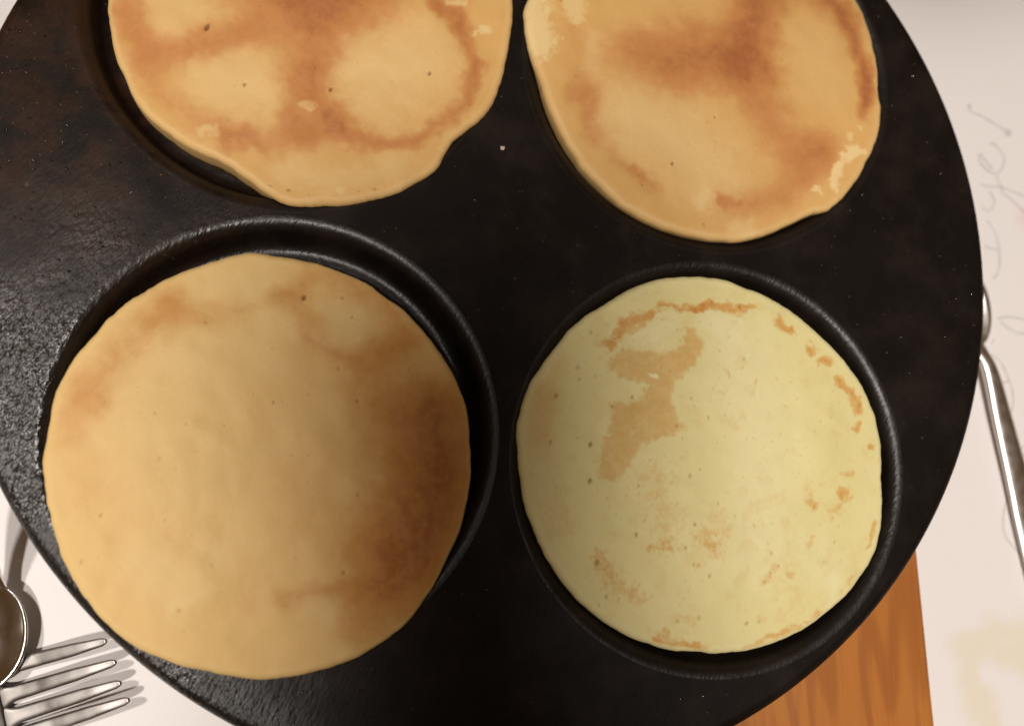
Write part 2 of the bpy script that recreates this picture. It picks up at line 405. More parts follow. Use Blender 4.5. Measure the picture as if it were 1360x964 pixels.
def fbm(x, y, oct=4):
    v, a, t = 0, 1.0, 0
    for i in range(oct):
        c, s = math.cos(0.6 + 1.1 * i), math.sin(0.6 + 1.1 * i)
        v = v + a * vnoise((x * c - y * s) * 2 ** i + 17.3 * i, (x * s + y * c) * 2 ** i + 5.1 * i)
        t += a
        a *= 0.55
    return v / t          # about 0.5 in the middle


def sstep(a, b, x):
    t = np.clip((x - a) / (b - a), 0, 1)
    return t * t * (3 - 2 * t)


def seg_dist(px, py, path):
    d = np.full(px.shape, 1e9)
    p = np.array(path, float)
    for i in range(len(p) - 1):
        ax, ay = p[i]
        bx, by = p[i + 1] - p[i]
        t = np.clip(((px - ax) * bx + (py - ay) * by) / max(bx * bx + by * by, 1e-9), 0, 1)
        d = np.minimum(d, np.hypot(px - ax - t * bx, py - ay - t * by))
    if len(p) == 1:
        d = np.hypot(px - p[0][0], py - p[0][1])
    return d


def in_poly(px, py, poly):
    p = np.array(poly, float)
    ins = np.zeros(px.shape, bool)
    j = len(p) - 1
    for i in range(len(p)):
        c = ((p[i, 1] > py) != (p[j, 1] > py)) & (
            px < (p[j, 0] - p[i, 0]) * (py - p[i, 1]) / (p[j, 1] - p[i, 1] + 1e-12) + p[i, 0])
        ins ^= c
        j = i
    return ins


# ------------------------------------------------------------------ table
table_mat, nt, pb = mat_new('white_paper_cloth')
N = NT(nt)
v = N.coord()
stain = N.attr('stain')
pink = N.attr('pink')
base = N.mix(N.range(N.noise(v, 9, 3), 0.3, 0.7), (0.83, 0.80, 0.79), (0.86, 0.825, 0.81))
base = N.mix(N.math('MULTIPLY', stain, 0.5), base, (0.76, 0.68, 0.45))
base = N.mix(N.math('MULTIPLY', pink, 0.5), base, (0.80, 0.55, 0.52))
N.l(base, pb.inputs['Base Color'])
pb.inputs['Roughness'].default_value = 0.6
pb.inputs['Specular IOR Level'].default_value = 0.3
N.l(N.bump(N.noise(v, 1400, 2), 0.12, 0.0003), pb.inputs['Normal'])

NG = 280
gx = np.linspace(-0.36, 0.36, NG)
X, Y = np.meshgrid(gx, gx, indexing='ij')
Zt = (fbm(X * 14 + 3, Y * 14 + 8, 3) - 0.5) * 0.0006
verts = np.stack([X, Y, Zt - 0.0004], -1).reshape(-1, 3)
faces = [(i * NG + j, (i + 1) * NG + j, (i + 1) * NG + j + 1, i * NG + j + 1)
         for i in range(NG - 1) for j in range(NG - 1)]
table = mesh_obj('table_top', verts.tolist(), faces, table_mat)
tag(table, 'white paper covered table top with pencil writing', kind='structure')
xm, ym = X.ravel() * 1000, Y.ravel() * 1000
wob = (fbm(xm * 0.12, ym * 0.12, 3) - 0.5) * 9
st = np.zeros(len(xm))
for path, w_ in zip(STAIN, (5.5, 4.0, 5.0)):
    st = np.maximum(st, 1 - sstep(w_ * 0.3, w_ * 1.5, seg_dist(xm, ym, path) + wob))
at = table.data.attributes.new('stain', 'FLOAT', 'POINT')
at.data.foreach_set('value', st.astype(np.float32))
pk = 1 - sstep(1.0, 4.5, np.hypot(xm - PINK_MARK[0][0], ym - PINK_MARK[0][1]))
at = table.data.attributes.new('pink', 'FLOAT', 'POINT')
at.data.foreach_set('value', pk.astype(np.float32))

pencil_mat, nt, pb = mat_new('pencil_grey')
N = NT(nt)
N.l(N.mix(N.range(N.noise(N.coord(), 700, 3), 0.3, 0.7), (0.54, 0.515, 0.50), (0.68, 0.655, 0.635)), pb.inputs['Base Color'])
pb.inputs['Roughness'].default_value = 0.7
wv, wf = [], []
for path in HANDWRITING:
    c = catmull(np.array(path) / 1000, 8)
    tg = np.gradient(c, axis=0)
    tg /= np.linalg.norm(tg, axis=1)[:, None] + 1e-9
    b0 = len(wv)
    for i, (p, t) in enumerate(zip(c, tg)):
        hw = 0.00028 * (0.7 + 0.6 * float(vnoise(np.array([p[0] * 300]), np.array([p[1] * 300]))[0]))
        zz = float(fbm(np.array([p[0] * 14 + 3]), np.array([p[1] * 14 + 8]), 3)[0] - 0.5) * 0.0006 - 0.00036
        wv.append((p[0] - t[1] * hw, p[1] + t[0] * hw, zz))
        wv.append((p[0] + t[1] * hw, p[1] - t[0] * hw, zz))
        if i:
            k = b0 + 2 * i
            wf.append((k - 2, k - 1, k + 1, k))
for bx, by, br in INK_BLOTS:
    b0 = len(wv)
    for k in range(14):
        a = k / 14 * 2 * math.pi
        r = br * 0.001 * (0.8 + 0.4 * random.Random(k + int(bx)).random())
        wv.append((bx / 1000 + r * math.cos(a), by / 1000 + r * math.sin(a), float(fbm(np.array([bx * 0.014 + 3]), np.array([by * 0.014 + 8]), 3)[0] - 0.5) * 0.0006 - 0.00034))
    wf.append(tuple(range(b0, b0 + 14)))
hand = mesh_obj('handwriting', wv, wf, pencil_mat, table, smooth=False)
hand['label'] = 'faint grey looping pencil letters and exclamation mark'

# ------------------------------------------------------------------ wooden board under the pan
wood, nt, pb = mat_new('oiled_cherry_wood')
N = NT(nt)
v1 = N.coord(scale=(1, 0.09, 1))
v2 = N.coord(scale=(1, 0.05, 1))
warp = N.noise(N.coord(scale=(1, 0.35, 1)), 22, 2, 0.5)
grain = N.noise(N.coord(scale=(1, 0.16, 1)), 24, 2, 0.45, 0.4)
rings_ = N.math('SINE', N.math('MULTIPLY', grain, 85.0), 0.0)
streak = N.noise(v2, 320, 5, 0.6, 0.6)
c1 = N.mix(N.range(warp, 0.3, 0.7), (0.40, 0.128, 0.015), (0.46, 0.168, 0.028))
c1 = N.mix(N.math('MULTIPLY', N.range(rings_, 0.0, 1.0), 0.48), c1, (0.26, 0.072, 0.009))
c1 = N.mix(N.math('MULTIPLY', N.range(streak, 0.45, 0.75), 0.7), c1, (0.33, 0.10, 0.024))
c1 = N.mix(N.math('MULTIPLY', N.range(N.noise(v2, 900, 3), 0.55, 0.8), 0.35), c1, (0.55, 0.225, 0.045))
N.l(c1, pb.inputs['Base Color'])
pb.inputs['Roughness'].default_value = 0.42
N.l(N.bump(streak, 0.15, 0.0004), pb.inputs['Normal'])
bx0, bx1 = -0.035, BOARD_EDGE[0][0] / 1000
by0, by1 = -0.27, 0.045
bm = bmesh.new()
bmesh.ops.create_cube(bm, size=1, matrix=Matrix.Translation(((bx0 + bx1) / 2, (by0 + by1) / 2, BOARD_TOP / 2))
                      @ Matrix.Diagonal((bx1 - bx0, by1 - by0, BOARD_TOP, 1)))
vert_e = [e for e in bm.edges if abs(e.verts[0].co.z - e.verts[1].co.z) > 0.01]
bmesh.ops.bevel(bm, geom=vert_e, offset=0.012, segments=6, affect='EDGES', profile=0.5)
flat_e = [e for e in bm.edges if abs(e.verts[0].co.z - e.verts[1].co.z) < 1e-5
          and len(e.link_faces) == 2 and abs(e.link_faces[0].normal.z - e.link_faces[1].normal.z) > 0.5]
bmesh.ops.bevel(bm, geom=flat_e, offset=0.0013, segments=3, affect='EDGES', profile=0.5)
me = bpy.data.meshes.new('cutting_board')
bm.to_mesh(me)
bm.free()
me.polygons.foreach_set('use_smooth', [abs(p.normal.z) < 0.99 for p in me.polygons])
me.materials.append(wood)
board = bpy.data.objects.new('cutting_board', me)
scene.collection.objects.link(board)
board.rotation_euler.z = math.radians(0.6)
tag(board, 'reddish brown wooden cutting board lying under the black pan', 'cutting board')


# ------------------------------------------------------------------ the pan
def iron(name, crusty):
    m, nt, pb = mat_new(name)
    N = NT(nt)
    v = N.coord()
    tc = N.n('ShaderNodeTexCoord')
    sx = N.n('ShaderNodeSeparateXYZ')
    N.l(tc.outputs['Object'], sx.inputs[0])
    rim = N.n('ShaderNodeVectorMath', operation='LENGTH')
    N.l(tc.outputs['Object'], rim.inputs[0])
    left = N.range(sx.outputs['X'], -0.025, -0.095)
    blot = N.range(N.noise(v, 38, 4, 0.6), 0.38, 0.66)
    front = N.range(sx.outputs['Y'], 0.020, -0.055, 0.12, 1.0)
    mask = N.math('MULTIPLY', N.math('MULTIPLY', left, front), N.math('ADD', 0.35, N.math('MULTIPLY', blot, 0.65)))
    col = N.mix(N.range(N.noise(v, 60, 4, 0.65), 0.42, 0.75), (0.0080, 0.0055, 0.0042), (0.0180, 0.0122, 0.0095))
    # reddish burnt-on seasoning on the worn left side
    red = N.math('MULTIPLY', N.range(sx.outputs['X'], -0.045, -0.10), N.range(N.noise(v, 75, 5, 0.7, 0.5), 0.36, 0.62))
    red = N.math('MULTIPLY', red, N.range(sx.outputs['Y'], -0.05, 0.03))
    col = N.mix(N.math('MULTIPLY', red, 0.75), col, (0.034, 0.0150, 0.0075))
    # a few rust specks
    dv = N.n('ShaderNodeVectorMath', operation='DISTANCE')
    N.l(tc.outputs['Object'], dv.inputs[0])
    dv.inputs[1].default_value = (RUST[0][0] / 1000, RUST[0][1] / 1000, 0)
    rs = N.math('MULTIPLY', N.range(dv.outputs['Value'], 0.011, 0.001), N.range(N.noise(v, 700, 3, 0.6), 0.5, 0.66))
    col = N.mix(N.math('MULTIPLY', rs, 0.8), col, (0.13, 0.05, 0.018))
    fl = N.math('MULTIPLY', N.range(N.noise(v, 520, 2, 0.5), 0.70, 0.76), 0.35)
    col = N.mix(N.math('MULTIPLY', fl, left), col, (0.10, 0.09, 0.085))
    N.l(col, pb.inputs['Base Color'])
    vr = N.coord(rot=(0, 0, math.radians(-60)))
    sc = N.n('ShaderNodeMapping')
    sc.inputs['Scale'].default_value = (0.42, 1.2, 1)
    N.l(vr, sc.inputs['Vector'])
    vs = sc.outputs['Vector']
    n1 = N.noise(vs, 1100, 2, 0.55)
    n2 = N.noise(v, 330, 2, 0.5)
    n3 = N.noise(v, 1500, 2, 0.6)
    strength = N.math('ADD', 0.04 if crusty else 0.14, N.math('MULTIPLY', mask, 0.95 if crusty else 0.25))
    h = N.math('ADD', n1, N.math('MULTIPLY', n2, 0.5))
    nb = N.bump(h, strength, 0.0009)
    nb = N.bump(n3, 0.05, 0.0004, nb)
    N.l(nb, pb.inputs['Normal'])
    rgh = N.range(N.noise(v, 90, 3), 0.3, 0.7, 0.44, 0.56) if crusty else N.range(N.noise(v, 90, 3), 0.3, 0.7, 0.33, 0.42)
    N.l(N.math('SUBTRACT', rgh, N.math('MULTIPLY', mask, 0.24)), pb.inputs['Roughness'])
    if crusty:
        N.l(N.math('ADD', 0.10, N.math('MULTIPLY', mask, 0.75)), pb.inputs['Specular IOR Level'])
    else:
        pb.inputs['Specular IOR Level'].default_value = 0.36
    return m


iron_plate = iron('seasoned_cast_iron', True)
iron_well = iron('smooth_cast_iron_well', False)

# well profile: distance inwards from the lip (metres) -> height
prof = [(0.0, 0.0)]
rc, rf, depth, ang = 0.0036, 0.0032, 0.0078, math.radians(72)
for i in range(1, 11):
    f = ang * i / 10
    prof.append((rc * math.sin(f), -rc * (1 - math.cos(f))))
fh, fv = rf * math.sin(ang), rf * (1 - math.cos(ang))
dz = depth + prof[-1][1] - fv
wx, wz = prof[-1][0] + dz / math.tan(ang), prof[-1][1] - dz
prof.append((wx, wz))
for i in range(1, 9):
    f = ang * (1 - i / 8)
    prof.append((wx + rf * (math.sin(ang) - math.sin(f)), wz - rf * (math.cos(f) - math.cos(ang))))
PX = np.array([p[0] for p in prof])
PZ = np.array([p[1] for p in prof])


def pan_height(x, y):
    """height of the pan surface relative to its flat top (metres)"""
    h = np.zeros(np.shape(x))
    for wx_, wy_ in WELLS:
        d = np.hypot(x - wx_ / 1000, y - wy_ / 1000)
        h = np.minimum(h, np.interp(WELL_R - d, PX, PZ))
    return h


pan = empty('frying_pan', (0, 0, BOARD_TOP),
            'large round black cast iron pan with four round wells', 'frying pan')
LIFT = PAN_TOP - BOARD_TOP
SEG = 192
bm = bmesh.new()
RO = 0.1296
rprof = [(RO - 0.0030, 0.0)]
for i in range(1, 7):
    f = math.radians(80) * i / 6
    rprof.append((RO - 0.0030 + 0.0030 * math.sin(f), -0.0030 * (1 - math.cos(f))))
rprof += [(RO - 0.0004, -0.007), (RO - 0.002, -0.0125), (RO - 0.0045, -LIFT + 0.0002)]
rings = []
for r, z in rprof:
    rings.append([bm.verts.new((r * math.cos(2 * math.pi * k / 256), r * math.sin(2 * math.pi * k / 256), z + LIFT))
                  for k in range(256)])
smooth_faces = []
for a, b in zip(rings, rings[1:]):
    for k in range(256):
        smooth_faces.append(bm.faces.new((a[k], b[k], b[(k + 1) % 256], a[(k + 1) % 256])))
bm.faces.new(rings[-1][::-1])
loops = [rings[0]]
for wx_, wy_ in WELLS:
    loops.append([bm.verts.new((wx_ / 1000 + (WELL_R + 0.0002) * math.cos(2 * math.pi * k / SEG),
                                wy_ / 1000 + (WELL_R + 0.0002) * math.sin(2 * math.pi * k / SEG), LIFT)) for k in range(SEG)])
edges = []
for lp in loops:
    for k in range(len(lp)):
        e = bm.edges.get((lp[k], lp[(k + 1) % len(lp)])) or bm.edges.new((lp[k], lp[(k + 1) % len(lp)]))
        edges.append(e)
res = bmesh.ops.triangle_fill(bm, use_beauty=True, use_dissolve=False, edges=edges, normal=(0, 0, 1))
for fc in smooth_faces:
    fc.smooth = True
for g in res['geom']:
    if isinstance(g, bmesh.types.BMFace) and g.normal.z < 0:
        g.normal_flip()
me = bpy.data.meshes.new('plate')
bm.to_mesh(me)
bm.free()
me.materials.append(iron_plate)
plate = bpy.data.objects.new('plate', me)
scene.collection.objects.link(plate)
plate.parent = pan
for wx_, wy_ in WELLS:
    rings = []
    rr = [(-0.0002, 0.0)] + list(zip(PX, PZ)) + [(PX[-1] + k * 0.0055, PZ[-1]) for k in range(1, 8)]
    for d, z in rr:
        r = WELL_R - d
        rings.append([(wx_ / 1000 + r * math.cos(2 * math.pi * k / SEG),
                       wy_ / 1000 + r * math.sin(2 * math.pi * k / SEG), z + LIFT) for k in range(SEG)])
    vv, ff = loft(rings, cap=False)
    ff = [f for f in ff]
    ff.append(tuple((len(rings) - 1) * SEG + k for k in range(SEG)))
    mesh_obj('well', vv, ff, iron_well, pan)


# burnt-on specks of batter and grit, too many and too small to pick apart
speck_mat, nt, pb = mat_new('burnt_speck')
N = NT(nt)
N.l(N.mix(N.range(N.noise(N.coord(), 260, 2), 0.4, 0.6), (0.008, 0.006, 0.005), (0.045, 0.026, 0.015)), pb.inputs['Base Color'])
pb.inputs['Roughness'].default_value = 0.13
rs = np.random.RandomState(12)
sv, sf_ = [], []
made = 0
while made < 1500:
    a, q_ = rs.uniform(0, 2 * math.pi), 0.127 * math.sqrt(rs.rand())
    px_, py_ = q_ * math.cos(a), q_ * math.sin(a)
    if rs.rand() > 0.25 + 0.75 * min(max(-px_ / 0.09, 0), 1):
        continue
    if min(math.hypot(px_ - w[0] / 1000, py_ - w[1] / 1000) for w in WELLS) < WELL_R + 0.0006:
        continue
    r0 = 0.00008 + 0.00030 * rs.rand() ** 3
    ph = rs.uniform(0, 6.28)
    b0 = len(sv)
    for lev, (rr_, zz) in enumerate(((1.0, -0.02), (0.62, 0.42))):
        for k in range(6):
            f = ph + k * math.pi / 3
            q2 = r0 * rr_ * (0.75 + 0.5 * rs.rand())
            sv.append((px_ + q2 * math.cos(f) * 1.3, py_ + q2 * math.sin(f), LIFT + zz * r0))
    sv.append((px_, py_, LIFT + 0.62 * r0))
    for k in range(6):
        k2 = (k + 1) % 6
        sf_.append((b0 + k, b0 + k2, b0 + 6 + k2, b0 + 6 + k))
        sf_.append((b0 + 6 + k, b0 + 6 + k2, b0 + 12))
    made += 1
specks = mesh_obj('burnt_specks', sv, sf_, speck_mat, pan)
specks['kind'] = 'stuff'


# ------------------------------------------------------------------ pancakes
def pancake_mat(name, base, pale, mid, dark, pore):
    m, nt, pb = mat_new(name)
    N = NT(nt)
    v = N.coord()
    b, p, q = N.attr('brown'), N.attr('pale'), N.attr('pore')
    g1 = N.noise(v, 420, 4, 0.65)
    g2 = N.noise(v, 70, 3, 0.6)
    b = N.math('ADD', b, N.math('MULTIPLY', N.math('SUBTRACT', g1, 0.5), N.math('ADD', 0.06, N.math('MULTIPLY', b, 0.55))))
    b = N.math('ADD', b, N.math('MULTIPLY', N.math('SUBTRACT', g2, 0.5), 0.14))
    col = N.mix(p, base, pale)
    col = N.mix(N.range(b, 0.03, 0.55), col, mid)
    col = N.mix(N.range(b, 0.45, 1.0), col, dark)
    col = N.mix(N.math('MULTIPLY', N.range(N.noise(v, 1300, 2), 0.58, 0.75), 0.10), col, mid)
    col = N.mix(q, col, pore)
    N.l(col, pb.inputs['Base Color'])
    pb.inputs['Roughness'].default_value = 0.55
    pb.inputs['Specular IOR Level'].default_value = 0.30
    pb.inputs['Subsurface Weight'].default_value = 0.12
    pb.inputs['Subsurface Radius'].default_value = (1.0, 0.5, 0.2)
    pb.inputs['Subsurface Scale'].default_value = 0.0025
    nb = N.bump(N.noise(v, 240, 3, 0.55), 0.05, 0.0008)
    nb = N.bump(N.noise(v, 1100, 3, 0.6), 0.16, 0.00025, nb)
    N.l(nb, pb.inputs['Normal'])
    return m


GOLD = ((0.68, 0.41, 0.142), (0.79, 0.60, 0.29), (0.55, 0.245, 0.078), (0.39, 0.135, 0.046), (0.16, 0.07, 0.02))
PANCAKES = {
    'ul': dict(label='golden pancake with brown branching marks spilling over its well edge', cols=GOLD, dome=0.6, top=2.0, crisp=0, seed=3),
    'ur': dict(label='golden pancake with brown top patch and cream flecks at its edge', cols=GOLD, dome=0.6, top=1.6, crisp=0, seed=11),
    'll': dict(label='largest golden pancake with dark burnt brown side, shiny iron rim beside it',
               cols=((0.71, 0.475, 0.180), (0.75, 0.575, 0.27), (0.56, 0.275, 0.070), (0.36, 0.110, 0.020), (0.20, 0.10, 0.03)), dome=0.8, top=2.3, crisp=0, seed=23),
    'lr': dict(label='pale yellow pancake with lacy orange marks and an orange patch',
               cols=((0.72, 0.645, 0.305), (0.80, 0.75, 0.45), (0.63, 0.385, 0.115), (0.56, 0.235, 0.055), (0.24, 0.15, 0.035)), dome=0.9, top=1.2, crisp=1, seed=31),
}


def make_pancake(key, spec):
    o_mm = catmull(PANCAKE_OUTLINE[key], 12, closed=True)
    cen = o_mm.mean(0)
    ang = np.arctan2(o_mm[:, 1] - cen[1], o_mm[:, 0] - cen[0])
    rad = np.hypot(o_mm[:, 0] - cen[0], o_mm[:, 1] - cen[1])
    od = np.argsort(ang)
    ang, rad = ang[od], rad[od]
    ang = np.concatenate([ang - 2 * np.pi, ang, ang + 2 * np.pi])
    rad = np.concatenate([rad, rad, rad])
    NS, NR = 560, 165
    th = np.linspace(-np.pi, np.pi, NS, endpoint=False)
    rt = np.interp(th, ang, rad)
    sd = spec['seed']
    rt = rt + (fbm(np.cos(th) * 9 + sd + 20, np.sin(th) * 9 + 30, 4) - 0.5) * 0.9
    s = np.linspace(0, 1, NR)[1:]
    s = 1 - (1 - s) ** 1.25
    S, T = np.meshgrid(s, th, indexing='ij')
    RT = np.broadcast_to(rt, S.shape)
    x = cen[0] + S * RT * np.cos(T)
    y = cen[1] + S * RT * np.sin(T)
    x = np.concatenate([[cen[0]], x.ravel()])
    y = np.concatenate([[cen[1]], y.ravel()])
    sf = np.concatenate([[0], S.ravel()])
    edge = np.concatenate([[30.0], ((1 - S) * RT).ravel()])
    # --- browning, pale patches, pores
    wa = (fbm(x * 0.22 + sd, y * 0.22, 4) - 0.5)
    wb = (fbm(x * 0.22 + 50, y * 0.22 + sd, 4) - 0.5)
    amp = 5.0 if not spec['crisp'] else 4.0
    xw, yw = x + wa * amp, y + wb * amp
    fine = fbm(x * 0.9 + 9, y * 0.9 + sd, 4)
    inv = np.ones(len(x))
    for am, w, so, path in BROWNED[key]:
        d = seg_dist(xw, yw, path)
        lo, hi = w * (1 - so * 1.45), w * (1 + so * 1.05)
        if spec['crisp'] and so < 0.75:
            dd = d + (fine - 0.5) * w * 1.9
            grit = fbm(x * 2.3 + 4, y * 2.3 + 31, 3)
            v = (1 - sstep(-w * 0.3, w * 1.8, dd)) * (0.5 + 0.9 * grit)
        else:
            v = 1 - sstep(lo, hi, d + (fine - 0.5) * w * 0.22)
        inv *= 1 - am * 0.92 * v
    brown = 1 - inv
    if spec['crisp']:
        pp = np.array(LACE_PATCH + LACE_PATCH[:1])
        ww = 1.9
        xl, yl = x + (fine - 0.5) * 2.4 + wa * 1.2, y + (fbm(x * 0.9 + 70, y * 0.9, 4) - 0.5) * 2.4 + wb * 1.2
        dd = seg_dist(xl, yl, pp)
        sgn = np.where(in_poly(xl, yl, LACE_PATCH), -dd, dd)
        patch = 1 - sstep(-1.1, 1.1, sgn)
        brown = np.maximum(brown, patch * (0.38 + 0.16 * (fine - 0.5)))
        # faint lace all over
        ring = sstep(0.50, 0.74, fbm(x * 0.30 + 40, y * 0.30 + 4, 4)) * 0.16
        brown = np.maximum(brown, ring)
        rs = random.Random(5)
        for k in range(150):            # tiny cooked flecks, denser towards the rim
            a, q_ = rs.uniform(0, 6.283), 46 * rs.random() ** 0.45
            fx, fy, fr = cen[0] + q_ * math.cos(a), cen[1] + q_ * math.sin(a), rs.uniform(0.25, 0.7)
            brown = np.maximum(brown, rs.uniform(0.08, 0.30) * (1 - sstep(0.1, fr * 1.6, np.hypot(xw - fx, yw - fy))))
    else:
        brown = brown * (0.86 + 0.3 * (fine - 0.2)) + (fbm(x * 0.12 + sd * 3, y * 0.12, 3) - 0.5) * 0.14
    pinv = np.ones(len(x))
    for am, w, so, path in PALE[key]:
        d = seg_dist(xw, yw, path) + (fine - 0.5) * w * (1.4 if so < 0.75 else 0.5)
        v = 1 - sstep(w * (1 - so * 0.95), w * (1 + so * 0.4), d)
        pinv *= 1 - am * 0.92 * v
        if so < 0.75:
            brown = brown * (1 - 0.95 * am * v)
    pale = np.clip(1 - pinv + 0.35 * (1 - sstep(0.4, 3.0, edge)), 0, 1)
    brown = np.clip(brown, 0, 1) * sstep(0.0, 1.6, edge)
    rng = random.Random(sd)
    pore = np.zeros(len(x))
    pores = list(PORES[key])
    for k in range(190 if spec['crisp'] else 75):
        a, r = rng.uniform(0, 6.283), math.sqrt(rng.random()) * 42
        pores.append((cen[0] + r * math.cos(a), cen[1] + r * math.sin(a), rng.uniform(0.18, 0.30) + 0.22 * rng.random() ** 4, rng.uniform(0.06, 0.30)))
    for px_, py_, pr, pd in pores:
        pr = max(pr * 0.85, 0.22)
        d = np.hypot((x - px_) * 1.15 + (y - py_) * -0.35, (y - py_) * 0.85)
        pore = np.maximum(pore, pd * (1 - sstep(pr * 0.45, pr * 1.25, d)))
    # --- surface height (mm)
    h = pan_height(x / 1000, y / 1000) * 1000
    flat = (spec['top'] + spec['dome'] * (1 - sf ** 2) + (fbm(x * 0.06 + sd, y * 0.06 + 2, 3) - 0.5) * 2.0
            + (fbm(x * 0.25, y * 0.25 + sd, 3) - 0.5) * 0.18)
    zt = flat
    zt = zt - pore * 0.5 - brown * 0.12
    e = 1.7
    ed = np.clip(1 - edge / e, 0, 1)
    ztop = zt - e * (1 - np.sqrt(np.clip(1 - ed ** 2, 0, 1))) * 0.95
    ztop = np.maximum(ztop, h + 0.15)
    n_top = len(x)
    # side and underside
    last = slice(n_top - NS, n_top)
    xe, ye = x[last], y[last]
    vx, vy, vz = [x], [y], [ztop]
    for fr, inn in ((0.5, 0.0), (1.0, 0.5)):
        xi = cen[0] + (xe - cen[0]) * (1 - inn / 48)
        yi = cen[1] + (ye - cen[1]) * (1 - inn / 48)
        hb = pan_height(xi / 1000, yi / 1000) * 1000 + 0.12
        vx.append(xi); vy.append(yi); vz.append(np.minimum(ztop[last] * (1 - fr) + hb * fr, ztop[last] - 0.01 * fr))
    for q_ in (0.93, 0.86, 0.80, 0.5):
        xi, yi = cen[0] + (xe - cen[0]) * q_, cen[1] + (ye - cen[1]) * q_
        vx.append(xi); vy.append(yi); vz.append(pan_height(xi / 1000, yi / 1000) * 1000 + 0.12)
    ax_, ay_, az_ = map(np.concatenate, (vx, vy, vz))
    nv = len(ax_)
    # origin of the pancake at its base
    loc = Vector((cen[0] / 1000, cen[1] / 1000, PAN_TOP - depth + 0.00012))
    co = np.stack([ax_ / 1000 - loc.x, ay_ / 1000 - loc.y, az_ / 1000 + PAN_TOP - loc.z], -1)
    faces = [(0, 1 + k, 1 + (k + 1) % NS) for k in range(NS)]
    nrows = (nv - 1) // NS
    for i in range(nrows - 1):
        b0, b1 = 1 + i * NS, 1 + (i + 1) * NS
        for k in range(NS):
            k2 = (k + 1) % NS
            faces.append((b0 + k, b1 + k, b1 + k2, b0 + k2))
    faces.append(tuple(1 + (nrows - 1) * NS + k for k in range(NS))[::-1])
    mat = pancake_mat('pancake_' + key, *spec['cols'])
    ob = mesh_obj('pancake', co.tolist(), faces, mat)
    ob.location = loc
    for nm, arr in (('brown', brown), ('pale', pale), ('pore', pore)):
        full = np.zeros(nv, np.float32)
        full[:n_top] = arr
        if nm == 'pale':
            full[n_top:] = 0.3
        a_ = ob.data.attributes.new(nm, 'FLOAT', 'POINT')
        a_.data.foreach_set('value', full)
    tag(ob, spec['label'], 'pancake', 'pancakes in the pan wells')


for key, spec in PANCAKES.items():
    make_pancake(key, spec)

# ------------------------------------------------------------------ cutlery
def steel_mat(name, r0, r1, k=1.0):
    m, nt, pb = mat_new(name)
    N = NT(nt)
    v = N.coord()
    pb.inputs['Metallic'].default_value = 1.0
    N.l(N.mix(N.range(N.noise(v, 60, 2), 0.3, 0.7), (0.70 * k, 0.66 * k, 0.62 * k), (0.74 * k, 0.70 * k, 0.67 * k)), pb.inputs['Base Color'])
    N.l(N.range(N.noise(v, 300, 2), 0.3, 0.7, r0, r1), pb.inputs['Roughness'])
    return m


steel = steel_mat('polished_steel', 0.14, 0.20)
spoon_steel = steel_mat('satin_spoon_steel', 0.30, 0.38)
fork_steel = steel_mat('worn_fork_steel', 0.32, 0.40, 0.44)


def frame_of(path):
    t = np.gradient(path, axis=0)
    t /= np.linalg.norm(t, axis=1)[:, None] + 1e-12
    return t


def bar(name, path, widths, zs, thick, parent, n=14, mat=None, square=0.75):
    """flat metal bar lofted along a path (metres), lens-shaped section resting around height zs"""
    t = frame_of(path)
    rings = []
    for p, tg, w, z, th in zip(path, t, widths, zs, thick):
        nx, ny = -tg[1], tg[0]
        ring = []
        for k in range(n):
            a = 2 * math.pi * k / n
            u, q = math.cos(a), math.sin(a)
            u = math.copysign(abs(u) ** square, u)
            q = math.copysign(abs(q) ** square, q)
            ring.append((p[0] + nx * u * w, p[1] + ny * u * w, z + q * th * 0.5))
        rings.append(ring)
    vv, ff = loft(rings)
    o = mesh_obj(name, vv, ff, mat or steel, parent)
    return o


def spoon(centre, axis, a, b, handle, hw, label, depth=0.0040, rim=0.0052, lift=0.0, hz=None, mat=None):
    root = empty('spoon', (centre[0], centre[1], 0), label, 'spoon')
    c = Vector((0, 0))
    ax = Vector(axis).normalized()
    pr = Vector((-ax.y, ax.x))
    rings = []
    M = 15
    for i in range(41):
        s = -0.999 + 1.998 * i / 40
        w = b * math.sqrt(max(1 - s * s, 0)) * (1 - 0.10 * s)
        ring = []
        for j in range(M):
            u = -1 + 2 * j / (M - 1)
            z = rim - depth * (1 - s * s) * (1 - u * u)
            q = ax * (s * a) + pr * (u * w)
            ring.append((q.x, q.y, z + lift))
        for j in range(M - 1, -1, -1):
            u = -1 + 2 * j / (M - 1)
            z = rim - 0.0009 - depth * (1 - s * s) * (1 - u * u)
            q = ax * (s * a) + pr * (u * (w + 0.0001))
            ring.append((q.x, q.y, z + lift))
        rings.append(ring)
    vv, ff = loft(rings)
    mesh_obj('bowl', vv, ff, mat or steel, root)
    h = catmull(handle, 10) - np.array([centre[0], centre[1]])
    m = len(h)
    f = np.linspace(0, 1, m)
    bar('handle', h, np.interp(f, [0, .12, .35, 1], [hw * 0.55, hw * 0.5, hw * 0.75, hw * 1.3]),
        (np.interp(f, [0, .15, .6, 1], [rim - 0.0006, rim + 0.0002, 0.0020, 0.0012]) + lift if hz is None
         else catmull([(z, 0) for z in hz], 10)[:, 0]),
        np.interp(f, [0, .2, 1], [0.0016, 0.0026, 0.0020]), root, mat=mat)
    return root


